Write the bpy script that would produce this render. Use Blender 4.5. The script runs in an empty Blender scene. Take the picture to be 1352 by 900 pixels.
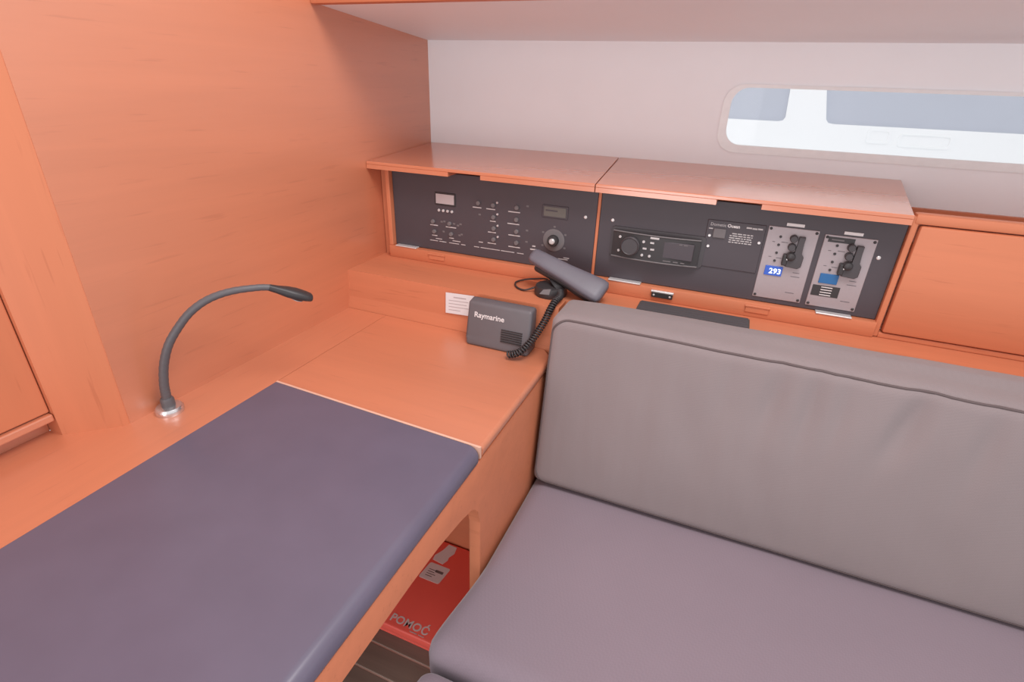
import bpy, bmesh, math, random
from mathutils import Vector, Matrix, noise
random.seed(4)
sc = bpy.context.scene
COL = sc.collection

# ------------------------------------------------------------------ camera, world, lights, exposure
cam_d = bpy.data.cameras.new('camera')
cam_d.sensor_width = 36.0
cam_d.lens = 18.5276
cam_d.clip_start = 0.01
cam = bpy.data.objects.new('camera', cam_d)
COL.objects.link(cam)
_r = Vector((0.92126, 0.38770, 0.03101)); _d = Vector((0.19684, -0.39602, -0.89690)); _f = Vector((-0.33545, 0.83238, -0.44115))
cam.matrix_world = Matrix(((_r.x, -_d.x, -_f.x, 0.0), (_r.y, -_d.y, -_f.y, 0.0), (_r.z, -_d.z, -_f.z, 1.24), (0, 0, 0, 1)))
sc.camera = cam

w = bpy.data.worlds.new('daylight'); sc.world = w; w.use_nodes = True
bg = w.node_tree.nodes['Background']
bg.inputs[0].default_value = (1.0, 0.97, 0.98, 1); bg.inputs[1].default_value = 0.95

def area(name, loc, target, size, power, color, size_y=None):
    l = bpy.data.lights.new(name, 'AREA'); l.energy = power; l.shape = 'RECTANGLE'; l.size = size; l.size_y = size_y or size; l.color = color
    o = bpy.data.objects.new(name, l); COL.objects.link(o); o.location = loc
    o.rotation_euler = (Vector(target) - Vector(loc)).to_track_quat('-Z', 'Y').to_euler()
    return o
area('deck_hatch_offscreen', (0.12, 0.42, 2.10), (-0.40, 0.60, 0.7), 0.6, 15.5, (1.0, 0.97, 0.97))
area('companionway_offscreen', (-0.40, -1.9, 1.00), (-0.3, 1.3, 1.00), 0.9, 18.0, (1.0, 0.97, 0.98), 1.7)

sc.view_settings.view_transform = 'Standard'
sc.view_settings.look = 'None'
sc.view_settings.gamma = 1.0
sc.view_settings.use_curve_mapping = False
sc.view_settings.exposure = 0.0

# ------------------------------------------------------------------ materials
def new_mat(name):
    m = bpy.data.materials.new(name); m.use_nodes = True
    nt = m.node_tree
    return m, nt, nt.nodes['Principled BSDF']

def setp(b, **k):
    for n, v in k.items():
        b.inputs[n].default_value = v

def c4(c): return (c[0], c[1], c[2], 1.0)

def plain(name, col, rough=0.5, metal=0.0, spec=0.5, var=0.06, scale=60.0, bump=0.0, emis=None, estr=0.0):
    m, nt, b = new_mat(name)
    N = nt.nodes; L = nt.links
    tc = N.new('ShaderNodeTexCoord'); no = N.new('ShaderNodeTexNoise'); no.inputs['Scale'].default_value = scale
    no.inputs['Detail'].default_value = 3.0
    L.new(tc.outputs['Object'], no.inputs['Vector'])
    mx = N.new('ShaderNodeMix'); mx.data_type = 'RGBA'
    mx.inputs['A'].default_value = c4([max(0, x * (1 - var)) for x in col]); mx.inputs['B'].default_value = c4([min(1, x * (1 + var)) for x in col])
    L.new(no.outputs['Fac'], mx.inputs['Factor']); L.new(mx.outputs['Result'], b.inputs['Base Color'])
    setp(b, Roughness=rough, Metallic=metal)
    b.inputs['Specular IOR Level'].default_value = spec
    if bump:
        bp = N.new('ShaderNodeBump'); bp.inputs['Strength'].default_value = bump; bp.inputs['Distance'].default_value = 0.001
        L.new(no.outputs['Fac'], bp.inputs['Height']); L.new(bp.outputs['Normal'], b.inputs['Normal'])
    if emis:
        b.inputs['Emission Color'].default_value = c4(emis); b.inputs['Emission Strength'].default_value = estr
    return m

def wood(name, base, axis, rough=0.5, contrast=0.055, spec=0.35, coat=0.0, cior=1.6):
    m, nt, b = new_mat(name)
    N = nt.nodes; L = nt.links
    tc = N.new('ShaderNodeTexCoord'); mp = N.new('ShaderNodeMapping')
    s = [26.0, 26.0, 26.0]; s[axis] = 1.6
    mp.inputs['Scale'].default_value = s
    L.new(tc.outputs['Object'], mp.inputs['Vector'])
    n1 = N.new('ShaderNodeTexNoise'); n1.inputs['Scale'].default_value = 1.0; n1.inputs['Detail'].default_value = 6.0; n1.inputs['Roughness'].default_value = 0.6
    n1.inputs['Distortion'].default_value = 0.5
    L.new(mp.outputs['Vector'], n1.inputs['Vector'])
    mp2 = N.new('ShaderNodeMapping'); s2 = [150.0, 150.0, 150.0]; s2[axis] = 9.0; mp2.inputs['Scale'].default_value = s2
    L.new(tc.outputs['Object'], mp2.inputs['Vector'])
    n2 = N.new('ShaderNodeTexNoise'); n2.inputs['Scale'].default_value = 1.0; n2.inputs['Detail'].default_value = 2.0
    L.new(mp2.outputs['Vector'], n2.inputs['Vector'])
    # sparse dark pores
    pr = N.new('ShaderNodeValToRGB'); pr.color_ramp.elements[0].position = 0.27; pr.color_ramp.elements[1].position = 0.36
    pr.color_ramp.elements[0].color = (0.90, 0.87, 0.86, 1); pr.color_ramp.elements[1].color = (1, 1, 1, 1)
    L.new(n2.outputs['Fac'], pr.inputs['Fac'])
    rp = N.new('ShaderNodeValToRGB')
    rp.color_ramp.elements[0].position = 0.30; rp.color_ramp.elements[1].position = 0.70
    rp.color_ramp.elements[0].color = c4([x * (1 - contrast) for x in base])
    rp.color_ramp.elements[1].color = c4([min(1, x * (1 + contrast * 0.7)) for x in base])
    L.new(n1.outputs['Fac'], rp.inputs['Fac'])
    mu = N.new('ShaderNodeMix'); mu.data_type = 'RGBA'; mu.blend_type = 'MULTIPLY'; mu.inputs['Factor'].default_value = 1.0
    L.new(rp.outputs['Color'], mu.inputs['A']); L.new(pr.outputs['Color'], mu.inputs['B'])
    L.new(mu.outputs['Result'], b.inputs['Base Color'])
    bp = N.new('ShaderNodeBump'); bp.inputs['Strength'].default_value = 0.06; bp.inputs['Distance'].default_value = 0.0006
    L.new(n2.outputs['Fac'], bp.inputs['Height']); L.new(bp.outputs['Normal'], b.inputs['Normal'])
    setp(b, Roughness=rough)
    b.inputs['Specular IOR Level'].default_value = spec
    b.inputs['Coat Weight'].default_value = coat; b.inputs['Coat Roughness'].default_value = rough
    b.inputs['Coat IOR'].default_value = cior
    return m

def fabric(name, col, weave=900.0, wrinkle=0.0):
    m, nt, b = new_mat(name)
    N = nt.nodes; L = nt.links
    tc = N.new('ShaderNodeTexCoord')
    big = N.new('ShaderNodeTexNoise'); big.inputs['Scale'].default_value = 5.0; big.inputs['Detail'].default_value = 4.0
    L.new(tc.outputs['Object'], big.inputs['Vector'])
    ch = N.new('ShaderNodeTexChecker'); ch.inputs['Scale'].default_value = weave
    ch.inputs['Color1'].default_value = (0.90, 0.90, 0.90, 1); ch.inputs['Color2'].default_value = (1, 1, 1, 1)
    mp = N.new('ShaderNodeMapping'); mp.inputs['Rotation'].default_value = (0.3, 0.4, 0.78)
    L.new(tc.outputs['Object'], mp.inputs['Vector'])
    L.new(mp.outputs['Vector'], ch.inputs['Vector'])
    fine = N.new('ShaderNodeTexNoise'); fine.inputs['Scale'].default_value = 420.0; fine.inputs['Detail'].default_value = 2.0
    L.new(tc.outputs['Object'], fine.inputs['Vector'])
    mx = N.new('ShaderNodeMix'); mx.data_type = 'RGBA'
    mx.inputs['A'].default_value = c4([x * 0.93 for x in col]); mx.inputs['B'].default_value = c4([min(1, x * 1.07) for x in col])
    L.new(big.outputs['Fac'], mx.inputs['Factor'])
    mu = N.new('ShaderNodeMix'); mu.data_type = 'RGBA'; mu.blend_type = 'MULTIPLY'; mu.inputs['Factor'].default_value = 0.35
    L.new(mx.outputs['Result'], mu.inputs['A']); L.new(ch.outputs['Color'], mu.inputs['B'])
    L.new(mu.outputs['Result'], b.inputs['Base Color'])
    bp = N.new('ShaderNodeBump'); bp.inputs['Strength'].default_value = 0.25; bp.inputs['Distance'].default_value = 0.0008
    L.new(fine.outputs['Fac'], bp.inputs['Height'])
    if wrinkle:
        mw = N.new('ShaderNodeMapping'); mw.inputs['Scale'].default_value = (16.0, 4.0, 3.5); mw.inputs['Rotation'].default_value = (0, 0.25, 0)
        L.new(tc.outputs['Object'], mw.inputs['Vector'])
        nw = N.new('ShaderNodeTexNoise'); nw.inputs['Scale'].default_value = 1.0; nw.inputs['Detail'].default_value = 2.5
        L.new(mw.outputs['Vector'], nw.inputs['Vector'])
        b2 = N.new('ShaderNodeBump'); b2.inputs['Strength'].default_value = wrinkle; b2.inputs['Distance'].default_value = 0.01
        L.new(nw.outputs['Fac'], b2.inputs['Height']); L.new(bp.outputs['Normal'], b2.inputs['Normal'])
        L.new(b2.outputs['Normal'], b.inputs['Normal'])
    else:
        L.new(bp.outputs['Normal'], b.inputs['Normal'])
    setp(b, Roughness=0.85)
    b.inputs['Specular IOR Level'].default_value = 0.3
    b.inputs['Sheen Weight'].default_value = 0.25
    b.inputs['Sheen Roughness'].default_value = 0.5
    return m

def glass(name):
    m = bpy.data.materials.new(name); m.use_nodes = True
    nt = m.node_tree; N = nt.nodes; L = nt.links
    N.remove(N['Principled BSDF'])
    t = N.new('ShaderNodeBsdfTransparent'); t.inputs[0].default_value = (0.95, 0.97, 0.98, 1)
    g = N.new('ShaderNodeBsdfGlossy'); g.inputs['Roughness'].default_value = 0.03
    fr = N.new('ShaderNodeFresnel'); fr.inputs['IOR'].default_value = 1.18
    mx = N.new('ShaderNodeMixShader')
    L.new(fr.outputs[0], mx.inputs[0]); L.new(t.outputs[0], mx.inputs[1]); L.new(g.outputs[0], mx.inputs[2])
    L.new(mx.outputs[0], N['Material Output'].inputs['Surface'])
    return m

WOODC = (0.605, 0.203, 0.102)
M = {}
M['wood_x'] = wood('wood grain along x', WOODC, 0)
M['wood_y'] = wood('wood grain along y', WOODC, 1, rough=0.38, spec=0.8, coat=1.0, cior=1.8)
M['wood_top'] = wood('polished table wood', WOODC, 0, rough=0.38, spec=0.8, coat=1.0, cior=1.8)
M['wood_z'] = wood('wood grain along z', WOODC, 2)
M['wood_lid'] = wood('varnished lid wood', WOODC, 0, rough=0.18, contrast=0.05, spec=0.8, coat=0.6)
M['wood_post'] = wood('door post wood', WOODC, 2, rough=0.5, contrast=0.05)
M['wood_door'] = wood('door wood', WOODC, 2, rough=0.4, contrast=0.05)
M['liner'] = plain('white hull liner', (0.85, 0.86, 0.89), 0.6, var=0.02, scale=12, bump=0.02)
M['ceiling'] = plain('white headliner', (0.85, 0.86, 0.89), 0.55, var=0.02, scale=8)
M['pad'] = plain('charcoal leatherette', (0.126, 0.110, 0.158), 0.28, var=0.10, scale=14, bump=0.0)
M['panel'] = plain('matt black panel', (0.068, 0.056, 0.066), 0.5, var=0.05, scale=30)
M['black'] = plain('black plastic', (0.035, 0.031, 0.033), 0.45)
M['black_soft'] = plain('dark grey plastic', (0.062, 0.055, 0.060), 0.5)
M['hs_grey'] = plain('blue grey plastic', (0.135, 0.125, 0.150), 0.45)
M['box_grey'] = plain('grey plastic', (0.125, 0.112, 0.122), 0.5)
M['steel'] = plain('brushed steel plate', (0.39, 0.335, 0.35), 0.42, metal=0.25, var=0.04, scale=180)
M['chrome'] = plain('chrome', (0.74, 0.73, 0.74), 0.22, metal=0.9, var=0.02)
M['silver'] = plain('silver screw', (0.72, 0.70, 0.70), 0.35, metal=0.4)
M['print'] = plain('white print', (0.55, 0.52, 0.52), 0.6, var=0.02)
M['dimprint'] = plain('dim grey print', (0.16, 0.145, 0.15), 0.6, var=0.02)
M['white'] = plain('white label', (0.74, 0.70, 0.70), 0.6, var=0.02)
M['redled'] = plain('tiny lamp lens', (0.55, 0.5, 0.5), 0.4)
M['lcd'] = plain('pale display', (0.47, 0.42, 0.43), 0.4, var=0.03)
M['lcd_dim'] = plain('olive display', (0.135, 0.125, 0.11), 0.4, var=0.05)
M['blue_lit'] = plain('lit blue display', (0.03, 0.09, 0.40), 0.3, emis=(0.02, 0.08, 0.45), estr=0.35)
M['digits'] = plain('lit display digits', (0.7, 0.8, 1.0), 0.4, emis=(0.75, 0.85, 1.0), estr=0.8)
M['blue_off'] = plain('blue display', (0.02, 0.13, 0.34), 0.3)
M['cush_back'] = fabric('taupe fabric', (0.252, 0.206, 0.208), 420, 0.5)
M['cush_seat'] = fabric('mauve grey woven fabric', (0.250, 0.195, 0.230), 300)
M['piping'] = plain('dark piping', (0.115, 0.085, 0.085), 0.8)
M['red'] = plain('red vinyl', (0.97, 0.14, 0.105), 0.42, var=0.08, scale=9)
M['teak'] = wood('dark teak plank', (0.21, 0.165, 0.135), 0, rough=0.5, contrast=0.2)
M['caulk'] = plain('pale caulk', (0.55, 0.42, 0.35), 0.6)
M['lip'] = plain('pale wood lipping', (0.74, 0.45, 0.34), 0.4)
M['paper'] = plain('white paper', (0.74, 0.71, 0.72), 0.7, var=0.03)
M['vent'] = plain('dark vent', (0.075, 0.072, 0.066), 0.6)
M['gel'] = plain('white gelcoat', (0.96, 0.97, 0.97), 0.4, spec=0.2, var=0.01)
M['tint'] = plain('grey tinted window', (0.55, 0.575, 0.645), 0.25, spec=0.1, var=0.06, scale=3)
M['rim'] = plain('pale window rim', (0.80, 0.81, 0.82), 0.35)
M['glass'] = glass('window glass')
M['rubber'] = plain('grey rubber hose', (0.105, 0.098, 0.105), 0.5)

# ------------------------------------------------------------------ mesh helpers
def wloc(o):
    v = Vector((0, 0, 0))
    while o is not None:
        v += o.location; o = o.parent
    return v

def thing(name, label, cat, loc=(0, 0, 0), group=None, kind=None):
    o = bpy.data.objects.new(name, None); o.empty_display_size = 0.02
    COL.objects.link(o); o.location = loc
    if label: o['label'] = label
    if cat: o['category'] = cat
    if group: o['group'] = group
    if kind: o['kind'] = kind
    return o

def obj(name, bm, mat, parent=None, label=None, cat=None, group=None, kind=None, smooth=None):
    """bm holds world coordinates; the object gets its origin at its parent or at its own base"""
    bmesh.ops.recalc_face_normals(bm, faces=bm.faces)
    if parent is not None:
        base = wloc(parent); loc = Vector((0, 0, 0))
    else:
        xs = [v.co for v in bm.verts]
        base = Vector(((min(c.x for c in xs) + max(c.x for c in xs)) / 2, (min(c.y for c in xs) + max(c.y for c in xs)) / 2, min(c.z for c in xs)))
        loc = base
    bmesh.ops.translate(bm, verts=bm.verts, vec=-base)
    me = bpy.data.meshes.new(name); bm.to_mesh(me); bm.free()
    me.materials.append(M[mat] if isinstance(mat, str) else mat)
    if smooth is not None:
        for p in me.polygons: p.use_smooth = True
        me.set_sharp_from_angle(angle=math.radians(smooth))
    o = bpy.data.objects.new(name, me); COL.objects.link(o)
    o.parent = parent; o.location = loc
    if label: o['label'] = label
    if cat: o['category'] = cat
    if group: o['group'] = group
    if kind: o['kind'] = kind
    return o

def box(bm, x0, x1, y0, y1, z0, z1, bevel=0.0, seg=2):
    v = [bm.verts.new((x, y, z)) for x in (x0, x1) for y in (y0, y1) for z in (z0, z1)]
    fs = [bm.faces.new([v[i] for i in q]) for q in ((0, 1, 3, 2), (4, 6, 7, 5), (0, 4, 5, 1), (2, 3, 7, 6), (0, 2, 6, 4), (1, 5, 7, 3))]
    if bevel:
        es = list({e for f in fs for e in f.edges})
        bmesh.ops.bevel(bm, geom=es, offset=bevel, segments=seg, affect='EDGES', profile=0.5)
    return bm

def B(*a, **k):
    return box(bmesh.new(), *a, **k)

def prism(bm, poly, mapf, bevel=0.0, seg=2):
    """poly: 2D loop; mapf(u, v, t) with t in 0..1 gives 3D"""
    lo = [bm.verts.new(mapf(u, v, 0.0)) for u, v in poly]
    hi = [bm.verts.new(mapf(u, v, 1.0)) for u, v in poly]
    n = len(poly)
    fs = [bm.faces.new(lo[::-1]), bm.faces.new(hi)]
    for i in range(n):
        fs.append(bm.faces.new((lo[i], lo[(i + 1) % n], hi[(i + 1) % n], hi[i])))
    if bevel:
        es = list({e for f in fs[:2] for e in f.edges})
        bmesh.ops.bevel(bm, geom=es, offset=bevel, segments=seg, affect='EDGES', profile=0.5)
    return bm

def rrect(x0, x1, y0, y1, r, n=6):
    p = []
    for cx, cy, a0 in ((x1 - r, y1 - r, 0), (x0 + r, y1 - r, 90), (x0 + r, y0 + r, 180), (x1 - r, y0 + r, 270)):
        for i in range(n + 1):
            a = math.radians(a0 + 90 * i / n)
            p.append((cx + r * math.cos(a), cy + r * math.sin(a)))
    return p

def plate(outer, inners, mapf):
    """flat plate with holes, given thickness by mapf(u, v, t)"""
    bm = bmesh.new()
    loops = []
    for lp in [outer] + inners:
        vs = [bm.verts.new((u, v, 0)) for u, v in lp]
        for i in range(len(vs)): bm.edges.new((vs[i], vs[(i + 1) % len(vs)]))
        loops.append(vs)
    bmesh.ops.triangle_fill(bm, use_beauty=True, use_dissolve=False, edges=list(bm.edges))
    r = bmesh.ops.extrude_face_region(bm, geom=list(bm.faces))
    top = {v for v in r['geom'] if isinstance(v, bmesh.types.BMVert)}
    # keep the original faces as the bottom
    for v in bm.verts:
        t = 1.0 if v in top else 0.0
        v.co = Vector(mapf(v.co.x, v.co.y, t))
    return bm

def tube(bm, pts, r, n=10, cap=True):
    pts = [Vector(p) for p in pts]
    rs = r if isinstance(r, (list, tuple)) else [r] * len(pts)
    rings = []
    t0 = (pts[1] - pts[0]).normalized()
    up = Vector((0, 0, 1)) if abs(t0.z) < 0.9 else Vector((1, 0, 0))
    a = t0.cross(up).normalized()
    for i, p in enumerate(pts):
        t = (pts[min(i + 1, len(pts) - 1)] - pts[max(i - 1, 0)]).normalized()
        a = (a - t * a.dot(t)).normalized(); b = t.cross(a)
        rings.append([bm.verts.new(p + (a * math.cos(2 * math.pi * k / n) + b * math.sin(2 * math.pi * k / n)) * rs[i]) for k in range(n)])
    for i in range(len(rings) - 1):
        for k in range(n):
            bm.faces.new((rings[i][k], rings[i][(k + 1) % n], rings[i + 1][(k + 1) % n], rings[i + 1][k]))
    if cap:
        bm.faces.new(rings[0][::-1]); bm.faces.new(rings[-1])
    return bm

def spline(pts, n=8):
    pts = [Vector(p) for p in pts]; out = []
    for i in range(len(pts) - 1):
        p0 = pts[max(i - 1, 0)]; p1 = pts[i]; p2 = pts[i + 1]; p3 = pts[min(i + 2, len(pts) - 1)]
        for k in range(n):
            t = k / n
            out.append(0.5 * ((2 * p1) + (p2 - p0) * t + (2 * p0 - 5 * p1 + 4 * p2 - p3) * t * t + (3 * p1 - p0 - 3 * p2 + p3) * t ** 3))
    out.append(pts[-1]); return out

def lathe(bm, prof, c, ax=Vector((0, 0, 1)), n=24):
    ax = Vector(ax).normalized()
    u = ax.cross(Vector((1, 0, 0)) if abs(ax.x) < 0.9 else Vector((0, 1, 0))).normalized(); v = ax.cross(u)
    c = Vector(c); rings = []
    for r, h in prof:
        rings.append([bm.verts.new(c + ax * h + (u * math.cos(2 * math.pi * k / n) + v * math.sin(2 * math.pi * k / n)) * max(r, 1e-5)) for k in range(n)])
    for i in range(len(rings) - 1):
        for k in range(n):
            bm.faces.new((rings[i][k], rings[i][(k + 1) % n], rings[i + 1][(k + 1) % n], rings[i + 1][k]))
    bm.faces.new(rings[0][::-1]); bm.faces.new(rings[-1])
    return bm

def text_bm(body, size, mat4, extrude=0.0002, align='LEFT', bold=0.0, spacing=1.0):
    cu = bpy.data.curves.new('t', 'FONT'); cu.body = body; cu.size = size; cu.extrude = extrude; cu.align_x = align
    cu.offset = bold; cu.space_character = spacing; cu.resolution_u = 3
    o = bpy.data.objects.new('t', cu)
    me = bpy.data.meshes.new_from_object(o)
    bm = bmesh.new(); bm.from_mesh(me); bm.transform(mat4)
    bpy.data.objects.remove(o); bpy.data.curves.remove(cu); bpy.data.meshes.remove(me)
    return bm

def basis(o, ex, ey):
    ex = Vector(ex).normalized(); ey = Vector(ey).normalized(); ez = ex.cross(ey)
    return Matrix(((ex.x, ey.x, ez.x, o[0]), (ex.y, ey.y, ez.y, o[1]), (ex.z, ey.z, ez.z, o[2]), (0, 0, 0, 1)))

def cushion(c, half, r, n=(44, 14, 12), warp=1.7, deform=None):
    """rounded upholstered block from six gridded faces"""
    bm = bmesh.new()
    def w_(p): return math.copysign(1 - (1 - abs(p)) ** warp, p)
    key = {}
    def vert(p):
        k = tuple(round(x, 5) for x in p)
        if k in key: return key[k]
        q = Vector([w_(p[i]) * half[i] for i in range(3)])
        inner = Vector([max(-(half[i] - r), min(half[i] - r, q[i])) for i in range(3)])
        d = q - inner
        if d.length > 1e-9: d = d.normalized() * r
        q = inner + d
        if deform: q = Vector(deform(q))
        key[k] = bm.verts.new(q + Vector(c)); return key[k]
    for ax in range(3):
        u, v = [i for i in range(3) if i != ax]
        for s in (-1, 1):
            for i in range(n[u]):
                for j in range(n[v]):
                    q = []
                    for a, b in ((0, 0), (1, 0), (1, 1), (0, 1)):
                        p = [0, 0, 0]; p[ax] = s; p[u] = -1 + 2 * (i + a) / n[u]; p[v] = -1 + 2 * (j + b) / n[v]
                        q.append(vert(p))
                    bm.faces.new(q)
    return bm

TZ = 0.72        # table top height
LZ = 0.816       # console ledge height
BX = -0.836      # bulkhead plane
WY = 1.399       # hull liner plane
PY = 1.144       # instrument panel plane

# ------------------------------------------------------------------ setting
fl = obj('floor', B(-1.0, 1.25, -0.35, 1.03, -0.04, -0.0012), 'caulk', kind='structure')
pl0 = None
for i in range(23):
    y0 = -0.3465 + i * 0.0625
    if y0 + 0.0578 > 1.03: break
    if pl0 is None:
        pl0 = obj('plank', B(-1.0, 1.25, y0, y0 + 0.0578, -0.010, 0.0, bevel=0.0006, seg=1), 'teak', fl)
    else:
        p = pl0.copy(); COL.objects.link(p); p.parent = fl; p.location = (0, y0 + 0.3465, 0)

obj('wall_left', B(BX - 0.03, BX, 0.4215, WY + 0.03, 0, 2.0), 'wood_y', kind='structure')
# hull liner with window opening
win = rrect(-0.052, 0.98, 1.122, 1.2475, 0.036)
obj('wall_back', plate([(BX, 0.0), (1.25, 0.0), (1.25, 1.345), (BX, 1.345)], [win], lambda u, v, t: (u, WY + 0.03 * t, v)), 'liner', kind='structure')
wn = thing('window_1', None, None, (0.46, WY, 1.118), kind='structure')
obj('window_frame', plate(rrect(-0.066, 0.994, 1.108, 1.2515, 0.042), [rrect(-0.049, 0.977, 1.125, 1.2445, 0.034)], lambda u, v, t: (u, WY - 0.0035 + 0.0045 * t, v)), 'rim', wn)
obj('pane', prism(bmesh.new(), rrect(-0.0515, 0.9795, 1.1225, 1.247, 0.035), lambda u, v, t: (u, WY + 0.012 + 0.006 * t, v)), 'glass', wn)

# sloping ceiling under the side deck, with a wooden fascia at its inner edge
bm = bmesh.new()
prism(bm, [(0.985, 1.366), (WY + 0.03, 1.330), (WY + 0.03, 1.36), (0.985, 1.396)], lambda u, v, t: (BX + (1.25 - BX) * t, u, v))
obj('ceiling', bm, 'ceiling', kind='structure')
obj('trim_1', B(BX, 1.25, 0.962, 0.985, 1.364, 1.43, bevel=0.003), 'wood_x', kind='structure', smooth=30)
# post at the end of the bulkhead (chamfered, vertical)
bm = bmesh.new()
prism(bm, [(BX - 0.03, 0.4215), (BX - 0.001, 0.4215), (BX - 0.004, 0.412), (-0.899, 0.357), (-0.937, 0.357), (-0.937, 0.4215)], lambda u, v, t: (u, v, 0.72 + 1.28 * t), bevel=0.0)
obj('trim_2', bm, 'wood_post', kind='structure', smooth=35)
# pale door beside the post
dr = thing('door_1', None, None, (-0.92, 0.05, 0.72), kind='structure')
obj('door_panel', B(-0.925, -0.906, -0.30, 0.356, 0.762, 2.0, bevel=0.002), 'wood_door', dr)
obj('door_rail', B(-0.935, -0.900, -0.30, 0.356, 0.748, 0.760, bevel=0.002), 'wood_y', dr)
obj('door_threshold', B(-0.945, -0.930, -0.30, 0.356, 0.70, 0.747), 'wood_y', dr)

# ------------------------------------------------------------------ neighbouring boat outside
bt = thing('neighbouring_boat', 'white cabin side of a moored boat with grey windows outside the port light', 'boat', (0.8, 2.4, 0.3))
wl = [(-0.9, 1.136), (0.095, 1.136), (0.112, 1.140), (0.118, 1.152), (0.112, 1.246), (0.108, 1.36), (0.09, 1.40), (-0.9, 1.40)]
wr = [(2.3, 1.134), (2.3, 1.40), (0.24, 1.40), (0.222, 1.36), (0.233, 1.246), (0.256, 1.150), (0.266, 1.139), (0.285, 1.136)]
obj('cabin_side', plate([(-1.4, 0.45), (2.7, 0.45), (2.7, 1.62), (-1.4, 1.62)], [wl, wr], lambda u, v, t: (u, 2.4 + 0.05 * t, v)), 'gel', bt)
for q in (wl, wr):
    obj('cabin_window', prism(bmesh.new(), q, lambda u, v, t: (u, 2.412 + 0.01 * t, v)), 'tint', bt)
obj('deck', B(-1.4, 2.7, 2.1, 2.4, 0.90, 0.95, bevel=0.01), 'gel', bt)
obj('moulded_recess', plate(rrect(0.40, 0.475, 1.078, 1.128, 0.012), [rrect(0.408, 0.467, 1.086, 1.120, 0.009)], lambda u, v, t: (u, 2.396 + 0.006 * t, v)), 'gel', bt)
obj('moulded_recess', plate(rrect(0.50, 0.66, 1.072, 1.118, 0.012), [rrect(0.506, 0.654, 1.078, 1.112, 0.009)], lambda u, v, t: (u, 2.396 + 0.006 * t, v)), 'gel', bt)

# ------------------------------------------------------------------ chart table
tb = thing('chart_table', 'orange wooden chart table with dark grey writing surface beside the bulkhead', 'table', (-0.55, 0.45, 0.0))
bm = bmesh.new()
prism(bm, [(-0.7265, -0.06), (-0.7265, 0.974), (BX, 0.974), (BX, 0.4215), (-0.9295, 0.4215), (-0.9295, -0.06)],
      lambda u, v, t: (u, v, 0.698 + 0.022 * t))
obj('side_strip', bm, 'wood_y', tb, label='narrow wooden strip along the bulkhead')
bm = bmesh.new()
prism(bm, [(-0.7255, 0.6265), (-0.289, 0.6095), (-0.289, 0.930), (-0.296, 0.955), (-0.312, 0.974), (-0.7255, 0.974)], lambda u, v, t: (u, v, 0.700 + 0.020 * t))
bm.edges.ensure_lookup_table()
es = [e for e in bm.edges if all(v.co.x > -0.32 for v in e.verts) and abs(e.verts[0].co.z - e.verts[1].co.z) < 1e-6]
bmesh.ops.bevel(bm, geom=es, offset=0.0075, segments=4, affect='EDGES', profile=0.5)
obj('rear_top', bm, 'wood_top', tb, smooth=40)
# thin pale lipping between the writing surface and the rear panel
bm = bmesh.new()
prism(bm, [(-0.7255, 0.6215), (-0.291, 0.6042), (-0.291, 0.6085), (-0.7255, 0.6258)], lambda u, v, t: (u, v, 0.700 + 0.0215 * t))
obj('lipping', bm, 'lip', tb, label='pale lipping strip')
bm = bmesh.new()
prism(bm, [(-0.7250, -0.06), (-0.2905, -0.06), (-0.2905, 0.596), (-0.2935, 0.6035), (-0.7250, 0.6215)], lambda u, v, t: (u, v, 0.695 + 0.026 * t))
bm.edges.ensure_lookup_table()
es = [e for e in bm.edges if all(v.co.x > -0.30 for v in e.verts) and min(v.co.z for v in e.verts) > 0.72]
bmesh.ops.bevel(bm, geom=es, offset=0.017, segments=6, affect='EDGES', profile=0.5)
es = [e for e in bm.edges if all(v.co.x > -0.30 for v in e.verts) and max(v.co.z for v in e.verts) < 0.6955]
bmesh.ops.bevel(bm, geom=es, offset=0.005, segments=3, affect='EDGES', profile=0.5)
obj('writing_surface', bm, 'pad', tb, label='dark grey leatherette writing surface with rounded edge', smooth=35)
poly = [(-0.06, 0.6945), (-0.06, 0.645), (0.40, 0.6425), (0.47, 0.638), (0.52, 0.630), (0.542, 0.626)]
for k in range(1, 10):
    a = math.radians(90 - 10 * k); poly.append((0.542 + 0.065 * math.cos(a), 0.561 + 0.065 * math.sin(a)))
poly += [(0.607, 0.561), (0.607, 0.0), (0.973, 0.0), (0.973, 0.6945)]
obj('side_panel', prism(bmesh.new(), poly, lambda u, v, t: (-0.313 + 0.021 * t, u, v), bevel=0.0022), 'wood_x', tb, smooth=35)

# ------------------------------------------------------------------ instrument console
cs = thing('instrument_console', 'orange wooden instrument console with lids along the white hull wall', 'cabinet', (0.0, 1.2, 0.0))
XR = 1.2
bm = bmesh.new()
prism(bm, [(0.975, 0.0), (0.975, TZ - 0.002), (0.975, TZ + 0.001), (0.981, TZ + 0.03), (0.986, LZ), (1.0, LZ), (1.0, 0.0)], lambda u, v, t: (BX + (-0.294 - BX) * t, u, v))
obj('riser', bm, 'wood_x', cs)
bm = bmesh.new()
prism(bm, [(BX, 1.0), (-0.294, 1.0), (-0.294, 1.035), (XR, 1.035), (XR, PY + 0.01), (BX, PY + 0.01)], lambda u, v, t: (u, v, LZ - 0.02 + 0.02 * t))
obj('ledge', bm, 'wood_x', cs)
obj('front_panel', B(-0.294, XR, 1.035, 1.053, 0.0, LZ - 0.02), 'wood_x', cs)
obj('bottom_rail', B(BX + 0.026, 0.300, PY - 0.018, PY + 0.01, LZ, 0.8465, bevel=0.002), 'wood_x', cs, smooth=35)
obj('stile', B(BX + 0.026, BX + 0.037, PY - 0.016, PY + 0.01, 0.8465, 1.041, bevel=0.0015), 'wood_z', cs)
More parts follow.
